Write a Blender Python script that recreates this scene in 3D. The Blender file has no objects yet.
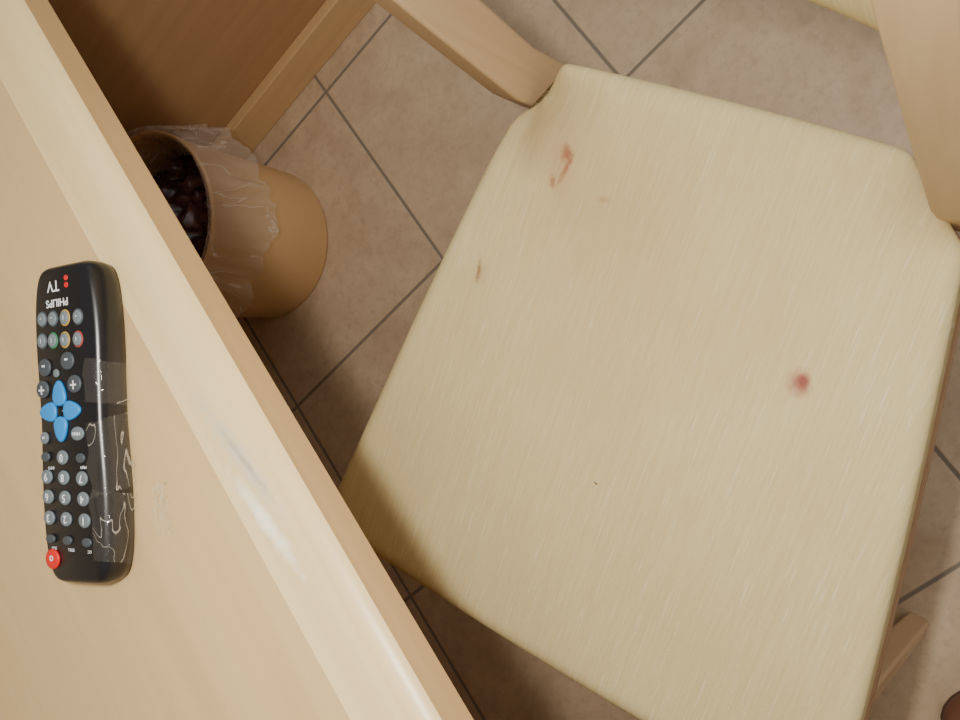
import bpy, bmesh, math, random
from mathutils import Vector, Matrix, noise
random.seed(4)
S=bpy.context.scene
COL=S.collection

# ---------------------------------------------------------------- helpers
def lin(c):
    o=[]
    for v in c:
        v/=255.0
        o.append(v/12.92 if v<=.04045 else ((v+.055)/1.055)**2.4)
    return (*o,1)
def new_mat(name,col=(200,200,200),rough=.5,spec=.5):
    m=bpy.data.materials.new(name);m.use_nodes=True
    b=m.node_tree.nodes['Principled BSDF']
    b.inputs['Base Color'].default_value=lin(col)
    b.inputs['Roughness'].default_value=rough
    b.inputs['Specular IOR Level'].default_value=spec
    return m,m.node_tree.nodes,m.node_tree.links,b
def mix(nt,a,b,fac,mode='MIX'):
    n=nt.nodes.new('ShaderNodeMix');n.data_type='RGBA';n.blend_type=mode
    for i,v in ((6,a),(7,b),(0,fac)):
        if hasattr(v,'is_output'): nt.links.new(v,n.inputs[i])
        else: n.inputs[i].default_value=v
    return n.outputs[2]
def math_n(nt,op,*a,clamp=False):
    n=nt.nodes.new('ShaderNodeMath');n.operation=op;n.use_clamp=clamp
    for i,v in enumerate(a):
        if hasattr(v,'is_output'): nt.links.new(v,n.inputs[i])
        else: n.inputs[i].default_value=v
    return n.outputs[0]
def coords(nt,scale=(1,1,1),loc=(0,0,0),rot=(0,0,0)):
    tc=nt.nodes.new('ShaderNodeTexCoord');mp=nt.nodes.new('ShaderNodeMapping')
    mp.inputs['Scale'].default_value=scale;mp.inputs['Location'].default_value=loc;mp.inputs['Rotation'].default_value=rot
    nt.links.new(tc.outputs['Object'],mp.inputs[0]);return mp.outputs[0]
def noise_n(nt,vec,scale,detail=4,rough=.5,dist=0):
    n=nt.nodes.new('ShaderNodeTexNoise');n.inputs['Scale'].default_value=scale
    n.inputs['Detail'].default_value=detail;n.inputs['Roughness'].default_value=rough;n.inputs['Distortion'].default_value=dist
    nt.links.new(vec,n.inputs['Vector']);return n.outputs[0]
def ramp(nt,fac,p0,p1):
    n=nt.nodes.new('ShaderNodeMapRange');nt.links.new(fac,n.inputs[0])
    n.inputs[1].default_value=p0;n.inputs[2].default_value=p1;return n.outputs[0]
def bump(nt,b,h,strength,dist=.001):
    n=nt.nodes.new('ShaderNodeBump');n.inputs['Strength'].default_value=strength;n.inputs['Distance'].default_value=dist
    nt.links.new(h,n.inputs['Height']);nt.links.new(n.outputs[0],b.inputs['Normal'])
def blob(nt,x,y,rx,ry,ang=0,edge=.35,nscale=120,namp=.5):
    """soft-edged spot mask in object space"""
    v=coords(nt,(1,1,1))
    s=nt.nodes.new('ShaderNodeVectorMath');s.operation='SUBTRACT';nt.links.new(v,s.inputs[0]);s.inputs[1].default_value=(x,y,0)
    r=nt.nodes.new('ShaderNodeVectorRotate');r.rotation_type='Z_AXIS';nt.links.new(s.outputs[0],r.inputs[0]);r.inputs['Angle'].default_value=-ang
    m=nt.nodes.new('ShaderNodeVectorMath');m.operation='MULTIPLY';nt.links.new(r.outputs[0],m.inputs[0]);m.inputs[1].default_value=(1/rx,1/ry,0)
    l=nt.nodes.new('ShaderNodeVectorMath');l.operation='LENGTH';nt.links.new(m.outputs[0],l.inputs[0])
    nn=noise_n(nt,v,nscale,3)
    d=math_n(nt,'ADD',l.outputs['Value'],math_n(nt,'MULTIPLY',math_n(nt,'SUBTRACT',nn,.5),namp*2))
    return ramp(nt,d,1+edge,1-edge)
def mesh_obj(name,verts,faces,mats,parent=None,smooth=True,fm=None):
    me=bpy.data.meshes.new(name);me.from_pydata([tuple(v) for v in verts],[],faces)
    for m in (mats if isinstance(mats,list) else [mats]): me.materials.append(m)
    for i,p in enumerate(me.polygons):
        p.use_smooth=smooth
        if fm: p.material_index=fm[i]
    bm=bmesh.new();bm.from_mesh(me);bmesh.ops.recalc_face_normals(bm,faces=bm.faces);bm.to_mesh(me);bm.free()
    o=bpy.data.objects.new(name,me);COL.objects.link(o)
    if parent: o.parent=parent
    return o
def box(name,lo,hi,mat,parent=None,bev=.002,seg=2):
    v=[(x,y,z) for z in (lo[2],hi[2]) for x,y in ((lo[0],lo[1]),(hi[0],lo[1]),(hi[0],hi[1]),(lo[0],hi[1]))]
    f=[(3,2,1,0),(4,5,6,7),(0,1,5,4),(1,2,6,5),(2,3,7,6),(3,0,4,7)]
    o=mesh_obj(name,v,f,mat,parent,smooth=False)
    if bev: 
        m=o.modifiers.new('bev','BEVEL');m.width=bev;m.segments=seg
        for p in o.data.polygons:p.use_smooth=True
        m.harden_normals=True
    return o
def loft(name,rings,mat,parent=None,cap=True,closed=True,smooth=True,fm=None):
    v=[];f=[];n=len(rings[0])
    for r in rings:v+=list(r)
    for i in range(len(rings)-1):
        for j in range(n if closed else n-1):
            k=(j+1)%n
            f.append((i*n+j,i*n+k,(i+1)*n+k,(i+1)*n+j))
    if cap:
        f.append(tuple(range(n))[::-1]);f.append(tuple((len(rings)-1)*n+j for j in range(n)))
    return mesh_obj(name,v,f,mat,parent,smooth)
def empty(name,loc=(0,0,0),rz=0):
    o=bpy.data.objects.new(name,None);o.empty_display_size=.05;COL.objects.link(o);o.location=loc;o.rotation_euler=(0,0,rz);return o
def sweep_box(name,path,mat,parent,bev=.004):
    """path: (cx,cy,z,hx,hy)"""
    rings=[[(c[0]-c[3],c[1]-c[4],c[2]),(c[0]+c[3],c[1]-c[4],c[2]),(c[0]+c[3],c[1]+c[4],c[2]),(c[0]-c[3],c[1]+c[4],c[2])] for c in path]
    o=loft(name,rings,mat,parent)
    m=o.modifiers.new('bev','BEVEL');m.width=bev;m.segments=3;m.limit_method='ANGLE';m.angle_limit=.9;m.harden_normals=True
    return o

# ---------------------------------------------------------------- materials
def wood(name,c1,c2,rough=.35,axis='Y',spec=.4):
    m,N,L,b=new_mat(name,c1,rough,spec);nt=m.node_tree
    sc={'Y':(30,1.2,30),'X':(1.2,30,30),'Z':(30,30,1.2)}[axis]
    v=coords(nt,sc);a=noise_n(nt,v,2.2,5,.55,.4)
    v2=coords(nt,(1,1,1));g=noise_n(nt,v2,3,2)
    c=mix(nt,lin(c1),lin(c2),ramp(nt,a,.35,.7))
    c=mix(nt,c,lin([x*.93 for x in c1]),math_n(nt,'MULTIPLY',g,.5))
    L.new(c,b.inputs['Base Color']);bump(nt,b,a,.08,.0005)
    return m,nt,b,c
M_top,nt,b,c=wood('laminate_wood_top',(210,180,130),(200,168,118),.40)
M_edge,nt,b,c=wood('highlit_edging',(228,204,152),(216,188,134),.36)  # edging strip; the rounded edge's highlight is put into its paler colour
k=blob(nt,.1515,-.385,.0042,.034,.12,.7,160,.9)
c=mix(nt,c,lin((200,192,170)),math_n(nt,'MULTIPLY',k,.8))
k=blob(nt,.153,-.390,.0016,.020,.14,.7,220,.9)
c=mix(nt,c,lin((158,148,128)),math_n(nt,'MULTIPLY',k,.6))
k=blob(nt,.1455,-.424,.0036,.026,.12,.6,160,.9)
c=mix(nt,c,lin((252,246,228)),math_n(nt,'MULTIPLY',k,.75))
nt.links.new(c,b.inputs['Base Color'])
M_face,_,_,_=wood('beech_front_band',(202,168,118),(190,156,106),.5)
M_panel,_,_,_=wood('shaded_panel_wood',(178,138,96),(166,126,86),.55,'X')  # same wood as the desk, darkened in colour for the shade underneath
M_rail,_,_,_=wood('rail_wood',(206,170,122),(196,160,112),.5,'X')
M_chair,_,_,_=wood('chair_beech',(204,174,134),(192,160,120),.42,'Z')
M_chairdark,_,_,_=wood('chair_frame_wood',(178,140,104),(166,128,94),.5,'X')

# fabric
M_fab,N,L,b=new_mat('woven_seat_fabric',(222,205,152),.9,.1);nt=M_fab.node_tree
st=noise_n(nt,coords(nt,(520,20,10)),1.0,3,.6)
st2=noise_n(nt,coords(nt,(640,34,10)),1.0,2,.5)
wv=noise_n(nt,coords(nt,(800,800,10)),1.0,1)
c=mix(nt,lin((214,195,143)),lin((225,208,159)),ramp(nt,st,.36,.74))
c=mix(nt,c,lin((241,231,196)),math_n(nt,'MULTIPLY',ramp(nt,st2,.60,.74),.52))
c=mix(nt,c,lin((190,171,122)),math_n(nt,'MULTIPLY',wv,.28))
g=noise_n(nt,coords(nt,(1,1,1)),8,3)
c=mix(nt,c,lin((198,170,120)),math_n(nt,'MULTIPLY',ramp(nt,g,.4,.75),.28))
def stain_shade_add(c,x,y,rx,ry,ang,col,s,edge=.35,ns=120,na=.5):
    return mix(nt,c,lin(col),math_n(nt,'MULTIPLY',blob(nt,x,y,rx,ry,ang,edge,ns,na),s))
c=stain_shade_add(c,-.085,.135,.07,.045,.3,(182,146,98),.32,.9,30,.4)  # grubby area, brownish shade painted in along with the dirt
c=stain_shade_add(c,-.02,.06,.10,.05,.3,(186,156,108),.22,.9,20,.4)
c=stain_shade_add(c,-.150,.190,.035,.03,0,(165,130,88),.45,.9,30,.3)  # grime and corner-crease shadow, both painted into the fabric colour
c=stain_shade_add(c,-.124,.160,.009,.022,.3,(178,124,88),.28,.8,90,.6)
c=stain_shade_add(c,-.122,.169,.0042,.0070,.5,(150,84,66),.75,.6,200,.8)
c=stain_shade_add(c,-.119,.156,.0022,.010,-.2,(150,80,62),.65,.6,200,.9)
c=stain_shade_add(c,-.127,.144,.0024,.005,.5,(146,80,62),.6,.6,200,.8)
c=stain_shade_add(c,-.077,.143,.005,.0025,.1,(176,128,84),.45,.7,200,.7)
c=stain_shade_add(c,-.169,.052,.0018,.009,.2,(136,92,50),.7,.6,250,.9)
c=stain_shade_add(c,-.165,.048,.005,.008,.1,(150,108,62),.28,.8,250,.9)
c=stain_shade_add(c,.122,.060,.0074,.0090,.3,(168,98,90),.75,.45,150,.5)
c=stain_shade_add(c,.1235,.062,.0042,.0046,.0,(136,60,60),.65,.5,150,.5)
c=stain_shade_add(c,.002,-.077,.0022,.0006,-.3,(90,60,30),.9,.3,150,.2)
L.new(c,b.inputs['Base Color'])
h=math_n(nt,'ADD',math_n(nt,'MULTIPLY',st2,.6),math_n(nt,'MULTIPLY',wv,1.0))
bump(nt,b,h,.4,.0008)

# tiles
T=.36
M_tile,N,L,b=new_mat('ceramic_tile_floor',(150,125,104),.34,.5);nt=M_tile.node_tree
v=coords(nt)
sp=N.new('ShaderNodeSeparateXYZ');L.new(v,sp.inputs[0])
def edge_d(o):
    a=math_n(nt,'DIVIDE',o,T);fr=math_n(nt,'FRACT',a)
    return math_n(nt,'MULTIPLY',math_n(nt,'MINIMUM',fr,math_n(nt,'SUBTRACT',1,fr)),T)
dx=edge_d(sp.outputs[0]);dy=edge_d(sp.outputs[1])
d=math_n(nt,'MINIMUM',dx,dy)
gm=ramp(nt,d,.0034,.0016)
cell=N.new('ShaderNodeTexWhiteNoise');cell.noise_dimensions='2D'
sn=N.new('ShaderNodeVectorMath');sn.operation='DIVIDE';L.new(v,sn.inputs[0]);sn.inputs[1].default_value=(T,T,1)
fl=N.new('ShaderNodeVectorMath');fl.operation='FLOOR';L.new(sn.outputs[0],fl.inputs[0]);L.new(fl.outputs[0],cell.inputs['Vector'])
a=noise_n(nt,v,11,6,.65,.6);a2=noise_n(nt,v,70,5,.75)
c=mix(nt,lin((180,154,125)),lin((208,184,153)),ramp(nt,a,.32,.7))
c=mix(nt,c,lin((156,131,106)),math_n(nt,'MULTIPLY',ramp(nt,a2,.48,.72),.55))
c=mix(nt,c,lin((216,194,164)),math_n(nt,'MULTIPLY',cell.outputs[0],.18))
c=mix(nt,c,lin((128,116,102)),gm)
L.new(c,b.inputs['Base Color'])
L.new(math_n(nt,'ADD',math_n(nt,'MULTIPLY',gm,.5),.34),b.inputs['Roughness'])
bump(nt,b,math_n(nt,'SUBTRACT',math_n(nt,'MULTIPLY',a2,.15),gm),.5,.001)

M_wall,_,_,_=new_mat('painted_wall',(222,208,182),.8,.2)

# ---------------------------------------------------------------- room
mesh_obj('floor',[(-.62,-2.2,0),(2.2,-2.2,0),(2.2,2.2,0),(-.62,2.2,0)],[(0,1,2,3)],M_tile,smooth=False)
box('wall_left',(-.70,-2.2,0),(-.62,2.2,2.5),M_wall,bev=0)

# ---------------------------------------------------------------- desk
desk=empty('desk')
X1=.175;Z1=.785;ZB=.750
prof=[(-.60,ZB),(-.60,Z1),(X1-.043,Z1),(X1-.042,Z1-.0004),(X1-.034,Z1-.0006),(X1-.02,Z1-.0016),(X1-.012,Z1-.0028),(X1-.006,Z1-.0048),(X1-.002,Z1-.0075),(X1,Z1-.010),(X1,Z1-.0101),(X1,ZB+.002),(X1-.002,ZB)]
y0,y1=-1.15,.47
n=len(prof)
v=[];f=[];fm=[]
def seg(idx,mi):
    base=len(v)
    for i in idx: v.append((prof[i%n][0],y0,prof[i%n][1]))
    for i in idx: v.append((prof[i%n][0],y1,prof[i%n][1]))
    m=len(idx)
    for j in range(m-1): f.append((base+j,base+j+1,base+m+j+1,base+m+j));fm.append(mi)
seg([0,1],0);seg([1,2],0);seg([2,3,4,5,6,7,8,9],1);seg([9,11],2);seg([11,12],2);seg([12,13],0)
for yy in (y0,y1):
    b0=len(v);v+=[(x,yy,z) for x,z in prof];f.append(tuple(range(b0,b0+n)));fm.append(0)
me=bpy.data.meshes.new('desk_top');me.from_pydata(v,[],f)
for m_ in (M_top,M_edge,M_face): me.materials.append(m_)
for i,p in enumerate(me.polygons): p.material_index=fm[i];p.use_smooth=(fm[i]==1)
top=bpy.data.objects.new('desk_top',me);COL.objects.link(top);top.parent=desk
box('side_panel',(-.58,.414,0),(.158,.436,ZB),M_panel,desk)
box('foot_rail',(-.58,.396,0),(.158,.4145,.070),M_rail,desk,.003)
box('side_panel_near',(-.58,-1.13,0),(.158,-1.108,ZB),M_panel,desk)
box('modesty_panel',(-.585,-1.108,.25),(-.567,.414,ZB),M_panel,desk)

# ---------------------------------------------------------------- chair
ch=empty('dining_chair',(.2515,-.4298,0),math.atan2(-.863,.505))
def seat_outline():
    ctrl=[(-.253,-.236,.036),(.262,-.238,.036),(.190,.186,.008),(.130,.241,.008),(-.163,.243,.008),(-.192,.190,.010)]
    pts=[];n=len(ctrl)
    for i in range(n):
        p=Vector(ctrl[i][:2]);a=Vector(ctrl[i-1][:2]);b=Vector(ctrl[(i+1)%n][:2]);r=ctrl[i][2]
        da=(a-p).normalized();db=(b-p).normalized()
        s=p+da*r;e=p+db*r
        for k in range(9):
            t=k/8;pts.append((1-t)**2*s+2*t*(1-t)*p+t*t*e)
        nx=Vector(ctrl[(i+1)%n][:2]);rn=ctrl[(i+1)%n][2];e2=nx-db*rn
        for k in range(1,16): pts.append(e+(e2-e)*k/16)
    return pts
out=seat_outline()
def bow(p):
    q=p.copy()
    if p.y<-.15: q.y-=.008*(1-(p.x/.25)**2)*min(1,(-.15-p.y)/.07)
    if p.y>.2: q.y+=.003*(1-(p.x/.16)**2)
    q.x+=math.copysign(.003,p.x)*max(0,1-(p.y/.2)**2)*min(1,abs(p.x)/.15)
    return q
out=[bow(p) for p in out]
cen=Vector((0,-.01))
def ztop(x,y,d):
    z=.444+.012*(1-(1-min(1,d/.07))**2.2)**.5+.004*min(1,d)
    for cx in (-.177,.158):
        r2=((x-cx)**2+(y-.214)**2)
        z-=.020*math.exp(-r2/.030**2)
    dx,dy=x+.180,y-.216;rr=math.hypot(dx,dy)+1e-6;an=math.atan2(dy,dx)
    z+=.004*math.exp(-((rr-.045)/.03)**2)*math.cos((an+.8)*4)
    z+=.0012*noise.noise(Vector((x*14,y*14,0)))
    return z
rings=[]
rings.append([(p.x*.975,p.y*.975,.398) for p in out])
rings.append([(p.x*.994,p.y*.994,.403) for p in out])
rings.append([(p.x,p.y,.414) for p in out])
rings.append([(p.x*1.0,p.y*1.0,.432) for p in out])
K=44
for i in range(K):
    t=(i/(K))**1.7
    rr=[]
    for p in out:
        q=cen+(p-cen)*(1-t)
        rr.append((q.x,q.y,ztop(q.x,q.y,t)))
    rings.append(rr)
nn=len(out);vv=[q for r in rings for q in r];ff=[]
for i in range(len(rings)-1):
    for j in range(nn):
        k=(j+1)%nn;ff.append((i*nn+j,i*nn+k,(i+1)*nn+k,(i+1)*nn+j))
vv.append((cen.x,cen.y,ztop(cen.x,cen.y,1)));ci=len(vv)-1
for j in range(nn): ff.append(((len(rings)-1)*nn+j,(len(rings)-1)*nn+(j+1)%nn,ci))
ff.append(tuple(range(nn))[::-1])
seat=mesh_obj('seat_cushion',vv,ff,M_fab,ch)
fr=[[(p.x*k_,p.y*k_,z) for p in out] for k_,z in ((.985,.345),(1.0,.348),(1.004,.395),(.99,.399))]
loft('seat_frame',fr,M_chairdark,ch,smooth=True)
LEAN=.105
# (z, centre x, centre-y offset, hx, hy)
LP=((0,-.200,0,.014,.016),(.25,-.201,0,.016,.021),(.40,-.203,-.001,.0155,.0235),(.45,-.205,-.001,.0155,.0235),(.60,-.206,-.002,.0155,.0222),(.80,-.206,-.002,.015,.021),(.97,-.204,0,.014,.017))
RP=((0,.186,0,.014,.016),(.25,.183,0,.015,.021),(.40,.179,0,.016,.025),(.47,.176,0,.016,.026),(.60,.172,0,.017,.025),(.80,.167,0,.019,.023),(.97,.167,0,.017,.017))
for nm,pp in (('left',LP),('right',RP)):
    path=[]
    for z,px,oy,hx,hy in pp:
        yy=.226+oy+ (LEAN*(z-.45) if z>.45 else .10*(.45-z)**1.4)
        path.append((px,yy,z,hx,hy))
    sweep_box('back_post_'+nm,path,M_chair,ch,.004)
for sgn,nm in ((-1,'left'),(1,'right')):
    path=[(sgn*(.226+.034*(1-z/.36)),-.198+.008*(1-z/.36),z,h_,h_) for z,h_ in ((0,.012),(.2,.015),(.36,.018))]
    sweep_box('front_leg_'+nm,path,M_chair,ch,.004)
# padded backrest, bowed rearward between the posts
rr=[]
NX=28
for i in range(NX+1):
    t=i/NX*2-1;x=-.019+t*.176
    bowy=.026*(1-t*t)
    zlow=.704-.012*(1-t*t)
    zh=.965+.015*(1-t*t)
    r=[]
    for k in range(28):
        a=2*math.pi*k/28
        cz,sy=math.cos(a),math.sin(a)
        zz=(zlow+zh)/2+(zh-zlow)/2*math.copysign(abs(cz)**.45,cz)
        yy=.226+LEAN*(zz-.45)+bowy+.017*math.copysign(abs(sy)**.6,sy)
        r.append((x,yy,zz))
    rr.append(r)
loft('backrest_pad',rr,M_fab,ch)

# ---------------------------------------------------------------- waste bin
bx,by=-.237,.244
bin_=empty('waste_bin',(bx,by,0))
M_bin,N,L,b=new_mat('bin_tan_plastic',(206,168,118),.4,.4);nt=M_bin.node_tree
c=mix(nt,lin((212,174,124)),lin((204,164,114)),ramp(nt,noise_n(nt,coords(nt,(1,1,1)),5,2),.35,.7));L.new(c,b.inputs['Base Color'])
def circ(r,z,n=64):return [(r*math.cos(2*math.pi*i/n),r*math.sin(2*math.pi*i/n),z) for i in range(n)]
H=.262
loft('bin_body',[circ(.117,0),circ(.120,.002),circ(.1215,.008),circ(.126,.13),circ(.130,H-.01),circ(.1325,H-.008),circ(.1335,H-.002),circ(.1315,H),circ(.128,H-.001),circ(.126,H-.02),circ(.121,.12),circ(.115,.012)],M_bin,bin_)
# liner bag
M_bag=bpy.data.materials.new('clear_plastic_film');M_bag.use_nodes=True;nt=M_bag.node_tree;nt.nodes.clear()
o_=nt.nodes.new('ShaderNodeOutputMaterial');tr=nt.nodes.new('ShaderNodeBsdfTransparent');tr.inputs[0].default_value=(.94,.92,.90,1)
gl=nt.nodes.new('ShaderNodeBsdfPrincipled');gl.inputs['Base Color'].default_value=lin((232,220,208));gl.inputs['Roughness'].default_value=.09;gl.inputs['Specular IOR Level'].default_value=1
mx=nt.nodes.new('ShaderNodeMixShader')
fz=nt.nodes.new('ShaderNodeLayerWeight');fz.inputs[0].default_value=.28
w_=noise_n(nt,coords(nt,(1,1,.5)),15,3,.5,.9)
ridge=ramp(nt,math_n(nt,'ABSOLUTE',math_n(nt,'SUBTRACT',w_,.5)),.014,.0)
fac=math_n(nt,'ADD',math_n(nt,'MULTIPLY',fz.outputs['Facing'],.50),math_n(nt,'ADD',math_n(nt,'MULTIPLY',ridge,.30),.10),clamp=True)
nt.links.new(fac,mx.inputs[0]);nt.links.new(tr.outputs[0],mx.inputs[1]);nt.links.new(gl.outputs[0],mx.inputs[2]);nt.links.new(mx.outputs[0],o_.inputs[0])
bp=nt.nodes.new('ShaderNodeBump');bp.inputs['Strength'].default_value=1;bp.inputs['Distance'].default_value=.02;nt.links.new(w_,bp.inputs['Height']);nt.links.new(bp.outputs[0],gl.inputs['Normal'])
prof=[(.085,.165),(.102,.180),(.114,.202),(.121,.230),(.1255,.252),(.130,.267),(.135,.269),(.139,.262),(.143,.245),(.147,.225),(.151,.205),(.155,.185),(.158,.168)]
NB=200;rings=[]
for i,(r,z) in enumerate(prof):
    rg=[]
    amp=.0095 if i<4 else (.0018 if i<8 else .005+.0022*(i-7))
    for j in range(NB):
        a=2*math.pi*j/NB
        w=noise.noise(Vector((math.cos(a)*4,math.sin(a)*4,z*6)))+.6*noise.noise(Vector((math.cos(a)*11,math.sin(a)*11,z*12)))
        q=max(r+amp*w*1.3,(r if 4<=i<=8 else 0))
        zz=z+(0 if i<9 else .040*(i-8)/4*noise.noise(Vector((math.cos(a)*2.0,math.sin(a)*2.0,3))))
        if i>8: q=max(q,.136)
        q=min(q,.166)
        rg.append((q*math.cos(a),q*math.sin(a),zz))
    rings.append(rg)
bag=loft('liner_bag',rings,M_bag,bin_,cap=False)
# crumpled contents
M_con,N,L,b=new_mat('dark_crumpled_waste',(60,36,44),.25,.6);nt=M_con.node_tree
w_=noise_n(nt,coords(nt),26,4,.6,.8)
c=mix(nt,lin((52,30,38)),lin((130,92,98)),ramp(nt,w_,.44,.74));L.new(c,b.inputs['Base Color'])
vv=[];ff=[];NR,NA=26,90
for i in range(NR+1):
    r=.116*i/NR
    for j in range(NA):
        a=2*math.pi*j/NA;x=r*math.cos(a);y=r*math.sin(a)
        z=.212+.025*(1-(i/NR)**2)+.05*(abs(noise.noise(Vector((x*20,y*20,1))))-.2)*(1-.3*i/NR)+.012*noise.noise(Vector((x*60,y*60,5)))-.03*(i/NR)**3
        vv.append((x,y,z))
for i in range(NR):
    for j in range(NA):
        k=(j+1)%NA;ff.append((i*NA+j,i*NA+k,(i+1)*NA+k,(i+1)*NA+j))
mesh_obj('crumpled_waste',vv,ff,M_con,bin_)

# ---------------------------------------------------------------- remote control
rem=empty('tv_remote_control',(.0703,-.2993,Z1+.0002),math.atan2(.557,-.831))
M_blk,_,_,b=new_mat('black_plastic',(17,17,21),.3,.5)
M_blk2,_,_,_=new_mat('black_gloss_edge',(12,12,15),.15,.6)
M_btn,_,_,_=new_mat('grey_rubber',(104,114,120),.5,.4)
M_btnd,_,_,_=new_mat('dark_grey_rubber',(66,72,78),.5,.4)
M_blue,_,_,_=new_mat('blue_rubber',(34,132,206),.4,.4)
M_red,_,_,_=new_mat('red_rubber',(206,34,28),.4,.4)
M_white,_,_,_=new_mat('white_print',(225,228,232),.5,.3)
M_grn,_,_,_=new_mat('green_print',(52,120,82),.5,.3)
M_yel,_,_,_=new_mat('yellow_print',(180,145,66),.5,.3)
M_rr,_,_,_=new_mat('red_print',(150,60,54),.5,.3)
L2=.098
NP=96
def rem_out(k,L_):
    pts=[]
    k*=1.16
    for i in range(NP):
        a=2*math.pi*i/NP
        ca,sa=math.cos(a),math.sin(a)
        y=L_*math.copysign(abs(sa)**.48,sa)
        x=k*math.copysign(abs(ca)**.28,ca)
        t=y/L2
        x*=1-.07*math.exp(-((t+.05)/.33)**2)
        if t>.72: x*=1-.05*((t-.72)/.28)**2
        pts.append((x,y))
    return pts
def rr_(k,L_,z):return [(x,y,z) for x,y in rem_out(k,L_)]
HR=.0225
loft('body',[rr_(.0235,L2-.004,0),rr_(.0262,L2-.001,.003),rr_(.0272,L2,.009),rr_(.0270,L2,.0160),rr_(.0262,L2-.001,.0195),rr_(.0250,L2-.0022,.0216),rr_(.0236,L2-.0036,HR)],M_blk,rem)
def oval(name,x,y,rx,ry,z0,h,mat,rot=0,n=20,e=1.0,bevel=.25,point=0):
    def rg(s,z):
        o=[]
        for i in range(n):
            a=2*math.pi*i/n
            px=rx*s*math.copysign(abs(math.cos(a))**e,math.cos(a));py=ry*s*math.copysign(abs(math.sin(a))**e,math.sin(a))
            if point: py*=(1-.35*px/rx)
            o.append((x+px*math.cos(rot)-py*math.sin(rot),y+px*math.sin(rot)+py*math.cos(rot),z))
        return o
    return loft(name,[rg(1,z0-.0004),rg(1,z0+h*.6),rg(1-bevel*.4,z0+h*.9),rg(1-bevel,z0+h)],mat,rem)
def text(name,s,x,y,z,size,mat,rz=0,bold=0):
    cu=bpy.data.curves.new(name,'FONT');cu.body=s;cu.size=size;cu.align_x='CENTER';cu.align_y='CENTER';cu.extrude=.00006;cu.offset=bold
    o=bpy.data.objects.new(name,cu);COL.objects.link(o)
    bpy.context.view_layer.update()
    me=bpy.data.meshes.new_from_object(o.evaluated_get(bpy.context.evaluated_depsgraph_get()))
    bpy.data.objects.remove(o)
    me.materials.clear();me.materials.append(mat)
    o=bpy.data.objects.new(name,me);COL.objects.link(o);o.parent=rem;o.location=(x,y,z);o.rotation_euler=(0,0,rz)
def loc(px,py):
    # button layout table -> remote-local metres
    xl=36+(py-275)*.047
    w=(px-xl)*.00094-.0265+.0014
    s=((py+.08*(px-64))-418)*.00061
    return -w,s
nb=0
def B(px,py,rx,ry,mat,label=None,h=.0014,lm=None,sz=.0045,rot=0,ring_=None,e=1):
    global nb;nb+=1
    x,y=loc(px,py)
    if ring_: oval('button_ring_%d'%nb,x,y,rx+.0009,ry+.0009,HR,.0004,ring_,rot)
    oval('button_%d'%nb,x,y,rx,ry,HR,h,mat,rot,e=e)
    if label: text('label_%d'%nb,label,x,y,HR+h+.0001,sz,lm or M_white,0,.00006)
for px,r in ((43,M_btnd),(54,M_btnd),(66,M_yel),(79,M_btnd)): B(px,313,.0038,.0042,M_btn,'-' if px!=66 else 'i',ring_=r)
for px,r in ((43,M_btnd),(54,M_grn),(66,M_yel),(79,M_rr)): B(px,335,.0038,.0042,M_btn,'i',ring_=r,sz=.004)
B(46,362,.0058,.0055,M_btnd,'-',sz=.011);B(69,356,.0062,.0055,M_btnd,'-',sz=.011)
B(44,384,.0058,.0055,M_btnd,'+',sz=.011);B(76,379,.0062,.0055,M_btnd,'+',sz=.011)
B(58,368,.0024,.0026,M_btn)
cx,cy=loc(62,406)
for i,(dx,dy,r) in enumerate(((0,.0110,math.pi/2),(0,-.0110,-math.pi/2),(.0112,0,0),(-.0112,0,math.pi))):
    oval('nav_petal_%d'%i,cx+dx,cy+dy,.0078,.0056,HR,.002,M_blue,r,n=24,e=.9,point=1)
oval('nav_ring',cx,cy,.0026,.0026,HR,.0012,M_blk2)
B(46,433,.0036,.0038,M_btn,'m',sz=.003);B(79,428,.0058,.0042,M_btn,'MENU',sz=.0026)
rows=[(452,('','0','')),(472,('9','8','7')),(492,('6','5','4')),(513,('3','2','1'))]
for y,ls in rows:
    for k,l in enumerate(ls):
        px=(47,64,82)[k]+(y-452)*.06
        B(px,y,.0050 if l else .0040,.0044 if l else .003,M_btn if l else M_btnd,l or None,sz=.0066)
for k,px in enumerate((52,69,88)): B(px,534,.0042,.0028,M_btnd,None)
B(54,554,.0064,.0062,M_red,'o',sz=.007)
for px,py,s in ((52,463,'INFO'),(84,461,'PREV'),(55,543,'SCR'),(72,543,'STILL'),(90,543,'CC')):
    x,y=loc(px,py);text('print_'+s,s,x,y,HR+.0001,.0026,M_white)
x,y=loc(54,280);text('print_tv','TV',x,y,HR+.0001,.0095,M_white,0,.0001)
x,y=loc(67,277)
oval('logo_mark_1',x,y+.0020,.0019,.0017,HR,.0002,M_red)
oval('logo_mark_2',x,y-.0024,.0019,.0017,HR,.0002,M_red)
x,y=loc(58,297);text('brand_print','PHILIPS',x,y,HR+.0001,.0066,M_white,0,.0001)
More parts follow.
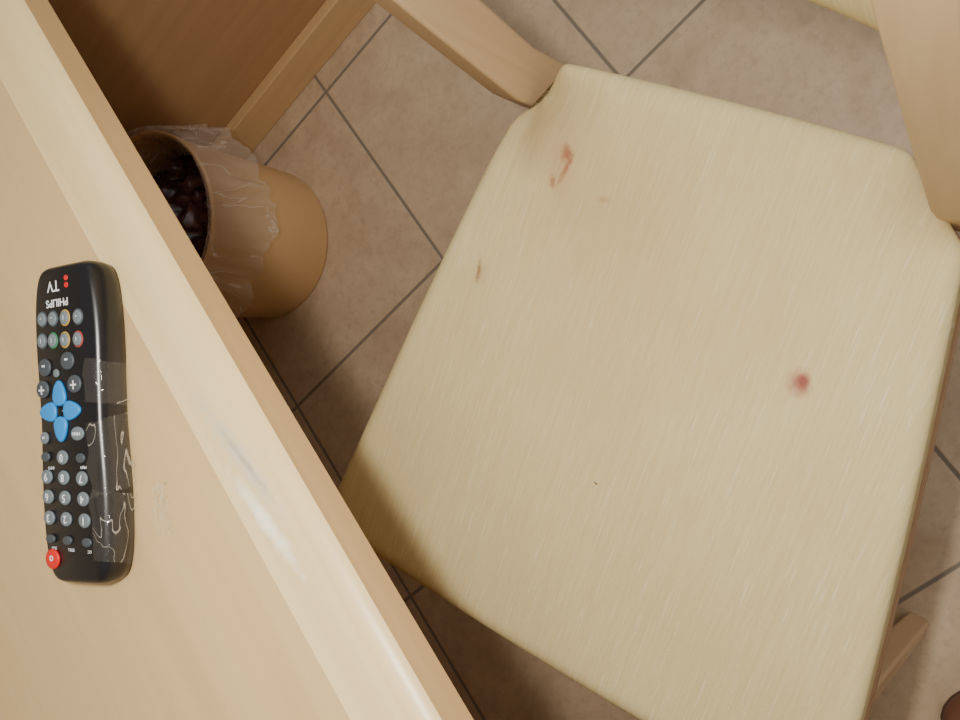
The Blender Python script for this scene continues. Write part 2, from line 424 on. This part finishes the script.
# clear tape wrapped round the lower half of the handset
M_tape=bpy.data.materials.new('clear_adhesive_tape');M_tape.use_nodes=True;nt=M_tape.node_tree;nt.nodes.clear()
o_=nt.nodes.new('ShaderNodeOutputMaterial');tr=nt.nodes.new('ShaderNodeBsdfTransparent')
gl=nt.nodes.new('ShaderNodeBsdfPrincipled');gl.inputs['Base Color'].default_value=lin((190,182,168));gl.inputs['Roughness'].default_value=.08;gl.inputs['Specular IOR Level'].default_value=1
mx=nt.nodes.new('ShaderNodeMixShader')
w_=noise_n(nt,coords(nt,(1,.6,1)),34,2,.5,.8)
ln=math_n(nt,'ABSOLUTE',math_n(nt,'SUBTRACT',w_,.50));cr=ramp(nt,ln,.009,.0)
ln2=math_n(nt,'ABSOLUTE',math_n(nt,'SUBTRACT',w_,.60));cr2=ramp(nt,ln2,.006,.0)
fac=math_n(nt,'ADD',math_n(nt,'MULTIPLY',math_n(nt,'ADD',cr,cr2),.55),.045,clamp=True)
nt.links.new(fac,mx.inputs[0]);nt.links.new(tr.outputs[0],mx.inputs[1]);nt.links.new(gl.outputs[0],mx.inputs[2]);nt.links.new(mx.outputs[0],o_.inputs[0])
bp=nt.nodes.new('ShaderNodeBump');bp.inputs['Strength'].default_value=.9;bp.inputs['Distance'].default_value=.010;nt.links.new(w_,bp.inputs['Height']);nt.links.new(bp.outputs[0],gl.inputs['Normal'])
def tape(name,ya,yb,skew):
    prof=[(-.0180,HR+.0005),(-.0220,HR+.0005),(-.0272,HR+.0002),(-.0303,HR-.0020),(-.0316,.0165),(-.0320,.0095),(-.0316,.003),(-.0314,.0008)]
    vv=[];ff=[];NY=24
    for i in range(NY+1):
        t=i/NY
        for j,(x,z) in enumerate(prof):
            y=ya+(yb-ya)*t+skew*(j/len(prof))+ (.0018*noise.noise(Vector((j*1.7,i*.4,ya*50))) if i in(0,NY) else 0)
            k=1-.07*math.exp(-((y/L2+.05)/.33)**2)
            n_=noise.noise(Vector((y*160,x*200,z*200)))
            vv.append((x*k-(.0006+.0006*n_ if j>2 else 0)+(.003*noise.noise(Vector((y*90,2,5))) if j==0 else 0),y,z+(.0003*(1+n_) if j<4 else 0)))
    m=len(prof)
    for i in range(NY):
        for j in range(m-1): ff.append((i*m+j,i*m+j+1,(i+1)*m+j+1,(i+1)*m+j))
    return mesh_obj(name,vv,ff,M_tape,rem)
tape('tape_strip_1',-.038,-.012,.006)
tape('tape_strip_2',.002,.046,-.008)
tape('tape_strip_3',.040,.082,.006)
# scrap of tape stuck on the desk
vv=[];ff=[]
for i in range(13):
    for j in range(7):
        x=-.006+.012*j/6+.003*noise.noise(Vector((i*.8,j,1)));y=-.016+.032*i/12+.003*noise.noise(Vector((j*.9,i*.2,4)))
        vv.append((x,y,.0012+.0012*noise.noise(Vector((x*300,y*300,0)))))
for i in range(12):
    for j in range(6): 
        if random.random()>.3: ff.append((i*7+j,i*7+j+1,i*7+j+8,i*7+j+7))
M_scr,N,L,b=new_mat('tape_residue',(236,222,190),.12,.8)
b.inputs['Alpha'].default_value=.25
t=mesh_obj('tape_scrap',vv,ff,M_scr);t.location=(.084,-.374,Z1+.0003);t.rotation_euler=(0,0,-.5)

# ---------------------------------------------------------------- shoe at the lower right
M_shoe,_,_,_=new_mat('brown_leather',(120,80,62),.5,.4)
M_sole,_,_,_=new_mat('dark_sole',(96,72,58),.7,.3)
sh=empty('brown_shoe',(.215,-.968,0),math.radians(3))
def sec(y,w,z0,z1,n=24,flat=.5):
    r=[]
    for i in range(n):
        a=2*math.pi*i/n;c_,s_=math.cos(a),math.sin(a)
        r.append((w*math.copysign(abs(c_)**.8,c_),y,(z0+z1)/2+(z1-z0)/2*math.copysign(abs(s_)**.7,s_)))
    return r
up=[(.138,.006,.014,.024),(.135,.016,.012,.032),(.128,.026,.010,.040),(.112,.036,.010,.050),(.08,.043,.010,.060),(.04,.044,.010,.075),(.0,.040,.010,.092),(-.04,.036,.010,.098),(-.08,.035,.010,.098),(-.115,.034,.010,.095),(-.130,.028,.010,.085),(-.136,.018,.012,.070)]
loft('upper',[sec(*u) for u in up],M_shoe,sh)
loft('sole',[sec(y,w+.004,0,.014) for y,w,_,_ in up],M_sole,sh)

# ---------------------------------------------------------------- lights
def area(name,loc_,target,size,power,col):
    l=bpy.data.lights.new(name,'AREA');l.shape='RECTANGLE';l.size=size[0];l.size_y=size[1];l.energy=power;l.color=col
    o=bpy.data.objects.new(name,l);COL.objects.link(o);o.location=loc_
    o.rotation_euler=(Vector(target)-Vector(loc_)).to_track_quat('-Z','Y').to_euler();return o
area('overhead_fill',(.9,-.6,2.45),(.2,-.3,.4),(.9,.9),10,(1,.94,.84))  # added overhead light, brightens the desk front and leaves underneath darker
area('window_daylight',(1.9,.9,1.6),(.2,-.2,.4),(1.2,1.2),3.5,(.95,.96,1))
area('camera_flash',(.45,-.50,1.24),(.17,-.22,.3),(.05,.03),6.6,(1,.95,.87))
w=bpy.data.worlds.new('world');S.world=w;w.use_nodes=True
w.node_tree.nodes['Background'].inputs[0].default_value=(1,.95,.89,1);w.node_tree.nodes['Background'].inputs[1].default_value=.36

# ---------------------------------------------------------------- camera
cam=bpy.data.cameras.new('camera');co=bpy.data.objects.new('camera',cam);COL.objects.link(co)
cam.sensor_width=36;cam.lens=934.8*36/960;cam.clip_start=.01
Rm=Matrix(((0.6791741773887287,-0.5371038211846775,-0.5002418635391893),(0.6225207346559501,0.7825877406729523,0.004935896252638461),(0.38883206103889756,-0.31476326567313884,0.8658716503564612)))
co.matrix_world=Matrix.Translation((.484,-.582,1.174))@Rm.transposed().to_4x4()
S.camera=co
